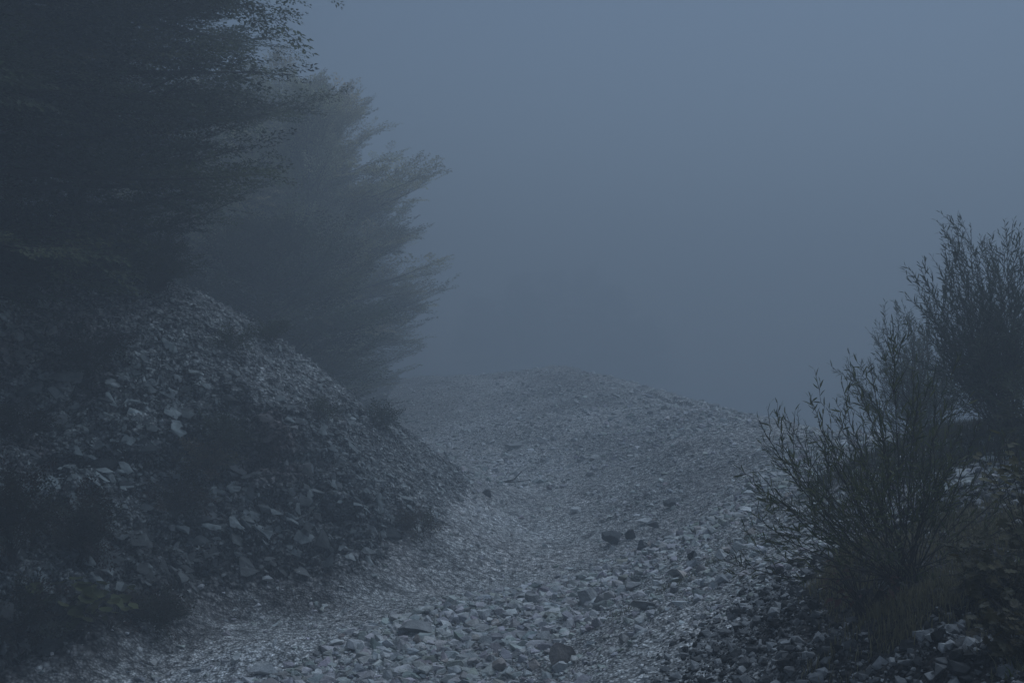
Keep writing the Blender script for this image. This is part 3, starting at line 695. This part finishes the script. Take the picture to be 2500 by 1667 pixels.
# ------------------------------------------------------------ willows on the right
def willow(name, base, tips, label, seed, nfill, leafL, side_n=9, col=None, spread=(.6, 1.0), stem_r=.011, dens=1.0, sub=.55, group='willow shrubs on the right bank', H=None):
    r = np.random.default_rng(seed); base = np.array(base, float); wood = Bag(); bag = Bag()
    tips = [np.array(t, float) for t in tips]; LP, LD, LU, LS = [], [], [], []
    hmax = max(t[2]-base[2] for t in tips)
    lo = np.array(tips); 
    for _ in range(nfill):       # inner stems between the outer ones
        t = tips[r.integers(0, len(tips))]*.5 + tips[r.integers(0, len(tips))]*.5; f_ = r.uniform(.55, 1.0)
        tips.append(base+(t-base)*f_ + np.array([r.normal(0, spread[0]), r.normal(0, spread[1]), r.normal(0, .12)]))
    def shoot(B, u0, dens_, L, bare=0.0):
        n = max(4, int(L/(.030/dens_))); cum = np.linspace(u0, 1, n)
        for j, u in enumerate(cum):
            i = min(u*(len(B)-1), len(B)-1.001); a = int(i); q0 = B[a]+(B[a+1]-B[a])*(i-a); d = norm(B[a+1]-B[a])
            az = j*2.4+r.normal(0, .5); s1 = norm(np.cross(d, [.3, .2, 1.])); s2 = np.cross(d, s1); o = s1*math.cos(az)+s2*math.sin(az)
            an = r.uniform(.5, 1.05)*(1-.4*u); dv = norm(d*math.cos(an)+o*math.sin(an)+np.array([0, 0, -.08]))
            LP.append(q0); LD.append(dv); LU.append(norm(np.cross(dv, np.cross(d, dv))+r.normal(0, .4, 3))*1.); LS.append(leafL*r.uniform(.55, 1.15)*(1-.35*(u > .93)))
    for k, t in enumerate(tips):
        L = np.linalg.norm(t-base); o = base+np.append(r.normal(0, .06, 2), 0)
        mid = (o+t)/2 + np.array([(t-o)[0]*.10, (t-o)[1]*.10, -.10*abs((t-o)[0])])+r.normal(0, .05, 3)
        B = bez(o, mid, t, 14); B[1:-1] += r.normal(0, .010*L/2, (12, 3)); rr = stem_r*(L/2)**.7*r.uniform(.7, 1.1)
        wood.add(*tube(B, np.linspace(rr, .0022, 14), 5)); shoot(B, .62, dens, L*.38)
        ns = int(side_n*L/1.6)
        for j in range(ns):
            u = .22+.70*(j+r.random())/ns; i = u*13; a = int(i); q0 = B[a]+(B[a+1]-B[a])*(i-a); d = norm(B[a+1]-B[a])
            az = r.uniform(0, 6.28); s1 = norm(np.cross(d, [.3, .2, 1.])); s2 = np.cross(d, s1); an = r.uniform(.3, .7)
            dv = norm(d*math.cos(an)+(s1*math.cos(az)+s2*math.sin(az))*math.sin(an)+np.array([0, 0, .18]))
            l = L*sub*(1-u*.75)*r.uniform(.5, 1.1); e = q0+dv*l+np.array([0, 0, .06*l]); Bs = bez(q0, q0+dv*l*.5, e, 7); Bs[1:-1] += r.normal(0, .010, (5, 3))
            wood.add(*tube(Bs, np.linspace(rr*.38, .0016, 7), 4)); shoot(Bs, .25, dens, l*.75)
            for jj in range(int(l/.28)):
                u2 = r.uniform(.25, .85); i = u2*6; a2 = int(i); q2 = Bs[a2]+(Bs[a2+1]-Bs[a2])*(i-a2)
                dv2 = norm(dv+r.normal(0, .38, 3)); l3 = l*r.uniform(.2, .42); B3 = bez(q2, q2+dv2*l3*.5, q2+dv2*l3+[0, 0, .02], 4)
                wood.add(*tube(B3, np.array([.003, .0025, .002, .0014]), 3)); shoot(B3, .1, dens, l3*.9)
    LP, LD, LU, LS = map(np.array, (LP, LD, LU, LS)); c0, c1_ = col or (np.array([.045, .058, .028]), np.array([.12, .125, .06]))
    t = mix(np.tile(c0, (len(LP), 1)), c1_, r.random(len(LP)))*r.uniform(.7, 1.3, (len(LP), 1))
    leaves(bag, LW, LP, LD, LU, LS, t)
    root = thing(name, base, label, 'shrub', group); wood.obj('stem', M_bark, root, base); bag.obj('foliage', M_leaf, root, base)
    print(name, len(LP), 'leaves')
def W(px, py, y): py += 14; return ((px-1176)/2287*y, y, 4+(784-py)/2287*y)
def tipsW(L): return [W(*t) for t in L]
near = tipsW([(1742,948,7.0),(1862,905,7.3),(1932,862,7.6),(2000,812,7.9),(2050,722,7.5),(2095,790,8.2),(1742,1072,6.9),(1738,1172,7.1),(1660,1272,7.2),
 (1800,1010,6.6),(1900,980,6.8),(2150,830,7.2),(2190,900,7.9),(2250,950,7.0),(2320,980,7.6),(2390,1010,7.3),(2400,1120,6.8),(2380,1220,7.0),(2110,880,6.7),(1975,930,8.4),(1850,1160,6.6),(1900,1240,6.7),(1770,1230,7.9)])
zb = float(terr(np.array([2.95]), np.array([7.45]))[0])
willow('willow_shrub', (2.95, 7.45, zb-.03), near, 'nearest willow shrub with dark fanning stems on the gravel knoll', 21, 26, .088, side_n=9, spread=(.22, .5), dens=.85, stem_r=.0085)
zb = float(terr(np.array([6.1]), np.array([12.2]))[0])
back = tipsW([(2195,508,12.2),(2230,503,11.8),(2310,512,12.5),(2112,592,12),(2165,560,12.4),(2260,545,13),(2350,540,11.8),(2430,530,12),(2120,640,11.5),(2500,640,12),(2150,720,12.6),(2200,650,11.4),(2290,600,11.5),(2380,620,12.9),(2450,760,12)])
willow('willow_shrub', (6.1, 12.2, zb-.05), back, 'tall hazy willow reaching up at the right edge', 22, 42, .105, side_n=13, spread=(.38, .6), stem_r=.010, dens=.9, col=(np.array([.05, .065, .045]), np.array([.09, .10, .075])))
zb = float(terr(np.array([6.3]), np.array([15.2]))[0])
mid = tipsW([(2030,705,15),(2060,690,15.3),(2130,682,15),(2010,760,15.4),(1995,815,15),(2090,700,15.8),(2180,720,15),(1985,880,15),(2240,760,15.3),(2100,760,14.6),(2300,820,15)])
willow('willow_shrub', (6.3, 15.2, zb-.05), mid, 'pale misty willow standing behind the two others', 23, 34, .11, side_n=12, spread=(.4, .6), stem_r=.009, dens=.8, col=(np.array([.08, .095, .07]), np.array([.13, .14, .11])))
x, y = 3.6, 9.9; zb = float(terr(np.array([x]), np.array([y]))[0])
willow('willow_shrub', (x, y, zb-.05), [(x-1.1, y, zb+.9), (x-.8, y+.3, zb+1.2), (x-.3, y, zb+1.3), (x+.4, y-.2, zb+1.2), (x-1.2, y-.2, zb+.5), (x+.8, y, zb+1.0)],
       'small greenish willow half hidden behind the nearest one', 24, 8, .06, side_n=11, spread=(.25, .3), dens=.9, col=(np.array([.06, .085, .05]), np.array([.09, .11, .07])))
x, y = 7.6, 14; zb = float(terr(np.array([x]), np.array([y]))[0])
shrub('shrub', 5.9, 10.6, float(terr(np.array([5.9]), np.array([10.6]))[0]), 1.0, .8, 70, 'dull green shrub low at the right edge below the tall willow', 640, (GREEN, OLIVE*.8), group='shrubs on the right bank')

# right edge leafy bushes
def leafy_bush(x, y, z, H, rad, nst, size, col, label, seed, lean=0.):
    r = np.random.default_rng(seed); base = np.array([x, y, z-.03]); st = Bag(); bg_ = Bag(); P, D, U, S = [], [], [], []
    for k in range(nst):
        az = r.uniform(0, 6.283); q = rad*math.sqrt(r.random()); e = base+np.array([q*math.cos(az)+lean, q*math.sin(az), H*r.uniform(.4, 1)])
        o = base+np.append(r.normal(0, rad*.25, 2), 0); B = bez(o, o*.5+e*.5+np.array([0, 0, H*.22]), e, 9); B[1:-1] += r.normal(0, .012, (7, 3)); st.add(*tube(B, np.linspace(.005, .0015, 9), 4))
        for j in range(12):
            u = r.uniform(.25, 1)*7.99; i = int(u); q0 = B[i]+(B[i+1]-B[i])*(u-i); dv = norm(r.normal(0, 1, 3)+np.array([0, -.2, .1])); L = r.uniform(.02, .08)
            q1 = q0+dv*L; st.add(*tube(np.stack([q0, q1]), .0012, 3)); P.append(q1); D.append(norm(dv*[1, 1, .4]+np.array([0, 0, -.25]))); U.append(np.array([0, -.3, 1.])+r.normal(0, .45, 3)); S.append(size*r.uniform(.5, 1.25))
    P, D, U, S = map(np.array, (P, D, U, S)); leaves(bg_, LM, P, D, U, S, col*r.uniform(.5, 1.5, (len(P), 1))+r.uniform(0, .03, (len(P), 1))*np.array([1, .6, .1]))
    root = thing('leafy_bush', base, label, 'bush', 'leafy bushes on the near knoll'); st.obj('stem', M_bark, root, base); bg_.obj('foliage', M_leaf, root, base)
for k, (px, y, H, rad, n, c, lb) in enumerate([
   (2400, 6.6, 1.15, .42, 34, .9, 'yellowish lobed leaf bush cut by the right edge of the view'),
   (2300, 6.3, .5, .34, 30, .5, 'dark green lobed leaf bush low beside the dry grass'),
   (2370, 5.5, .35, .35, 26, .4, 'dark leafy plant in the lower right corner')]):
    x = (px-1176)/2287*y; leafy_bush(x, y, float(terr(np.array([x]), np.array([y]))[0]), H, rad, n, .062, np.array([.085, .08, .035])*c, lb, 720+k)
x, y = 2.55, 7.2; broad_plant(x, y, float(terr(np.array([x]), np.array([y]))[0]), 40, .08, 'sapling with dark red leaves at the willow foot', 730, np.array([.07, .028, .025]), LB, 'red leaved sapling', 'red_leaf_sapling', .40, .28, 'sapling')

# ------------------------------------------------------------ grass and ground cover
def blades(name, x, y, hgt, col, label, seed, w=.004, lean=.6):
    r = np.random.default_rng(seed); n = len(x); z = surf(x, y); az = r.uniform(0, 6.283, n); ln = r.uniform(.1, lean, n)*hgt
    b = P3(x, y, z-.01); d = np.stack([np.cos(az), np.sin(az), np.zeros(n)], -1); s_ = np.stack([-np.sin(az), np.cos(az), np.zeros(n)], -1)*w
    up = np.array([0, 0, 1.]); m = b+up*(hgt*.6)[:, None]+d*(ln*.35)[:, None]; t = b+up*(hgt*.92)[:, None]+d*ln[:, None]
    v = np.stack([b-s_, b+s_, m+s_*.7, m-s_*.7, t], 1).reshape(-1, 3); k = np.arange(n)[:, None]*5
    f4 = k+np.array([[0, 1, 2, 3]]); f3 = k+np.array([[3, 2, 4]]); tn = np.repeat(col*r.uniform(.5, 1.5, (n, 1)), 5, 0)
    o = mesh_obj(name, v, [f4, f3], M_leaf, tint=tn); return tag(o, label, 'grass', kind='stuff')
def patch(n, cx, cy, sx, sy):
    return rng.normal(cx, sx, n), rng.normal(cy, sy, n)
x, y = scatter(70000, 1.7, 5.2, 4.4, 9.4, lambda x, y: sstep(1.35, 1.0, knoll_d(x, y)+.3*fbm(P3(x, y)*1.6, 2, 211))*(.2+.8*sstep(-.2, .4, fbm(P3(x, y)*3, 2, 212)))*sstep(0, .5, np.maximum(y-6.1, x-2.7)+.3*fbm(P3(x, y)*1.8, 2, 213)))
blades('dry_grass', x, y, rng.uniform(.03, .14, len(x)), np.array([.17, .15, .085]), 'brown dry grass and weeds on top of the near knoll', 801)
x, y = scatter(50000, 2.4, 5, 4.2, 7.4, lambda x, y: sstep(-.1, .3, fbm(P3(x, y)*1.5, 3, 221)+.15)*(knoll_d(x, y) < 1.2)*sstep(-.2, .4, x-2.7))
blades('green_herbs', x, y, rng.uniform(.02, .07, len(x)), np.array([.08, .10, .035]), 'low green ground cover beside the dry grass', 802, w=.008, lean=1.2)
bx, by = [], []
for cx, cy, sx, sy, n in ((1.95, 11.9, .12, .10, 240), (2.9, 12.6, .20, .16, 380), (2.45, 12.1, .12, .10, 200), (3.8, 13.6, .28, .2, 380), (1.25, 11.7, .10, .07, 120)):
    a, b = patch(n, cx, cy, sx, sy); bx.append(a); by.append(b)
x, y = np.concatenate(bx), np.concatenate(by)
blades('grass', x, y, rng.uniform(.02, .07, len(x)), np.array([.12, .12, .065]), 'thin grass tufts on the gravel slope right of the rubble', 803)
x, y = scatter(30000, 4.2, 9, 9.5, 16, lambda x, y: sstep(2.6, 1.2, np.hypot(x-6.4, (y-12.3)*.6)+.7*fbm(P3(x, y), 2, 231)))
blades('grass', x, y, rng.uniform(.05, .28, len(x)), np.array([.065, .06, .035]), 'rough grass around the feet of the tall willows', 804, w=.006)

# dead branch in the hazy bed
x, y = at(1165, 1112); z = float(terr(np.array([x]), np.array([y]))[0]); w = Bag(); o = np.array([x, y, z])
w.add(*tube(o+np.array([(-.5, 0, .03), (-.1, .05, .05), (.2, 0, .14), (.42, -.05, .38)]), np.array([.035, .03, .022, .012]), 6))
w.add(*tube(o+np.array([(-.1, .05, .05), (.25, .1, .06), (.6, .1, .10)]), np.array([.028, .02, .01]), 6))
w.add(*tube(o+np.array([(-.3, 0, .04), (-.7, -.1, .10), (-1.0, -.1, .06)]), np.array([.022, .015, .008]), 5))
tag(w.obj('dead_branch', M_bark, None), 'dark forked dead branch lying on the hazy gravel bed', 'branch')

# far trees behind the mound, almost lost in the fog
for k, (px, y, H, rad, lb) in enumerate([
   (1195, 185, 19, 5.5, 'leftmost narrow one of the far trees, a faint crown in the fog'),
   (1270, 192, 20.5, 7, 'faint broad far tree right of the narrow one'),
   (1350, 188, 21.5, 6.5, 'faint tall far tree in the middle of the foggy group'),
   (1405, 182, 18.5, 6, 'faintest pointed tree at the right of the far group'),
   (1100, 190, 14, 7, 'low faint far tree near the spiky beech'),
   (1480, 190, 13, 7, 'lowest faint tree at the right end of the far group')]):
    x = (px-1176)/2287*y
    tree('far_tree', x, y, H, rad, 2, lb, 40+k, nl=56, nsec=7, sprayS=3.2, up=.25, col=(GREEN*.6, GREEN*.5), group='far trees in the fog',
         prof=lambda t: (1.03-t)**.75)
haze()
print('tris', sum(len(o.data.polygons) for o in bpy.data.objects if o.type == 'MESH'))
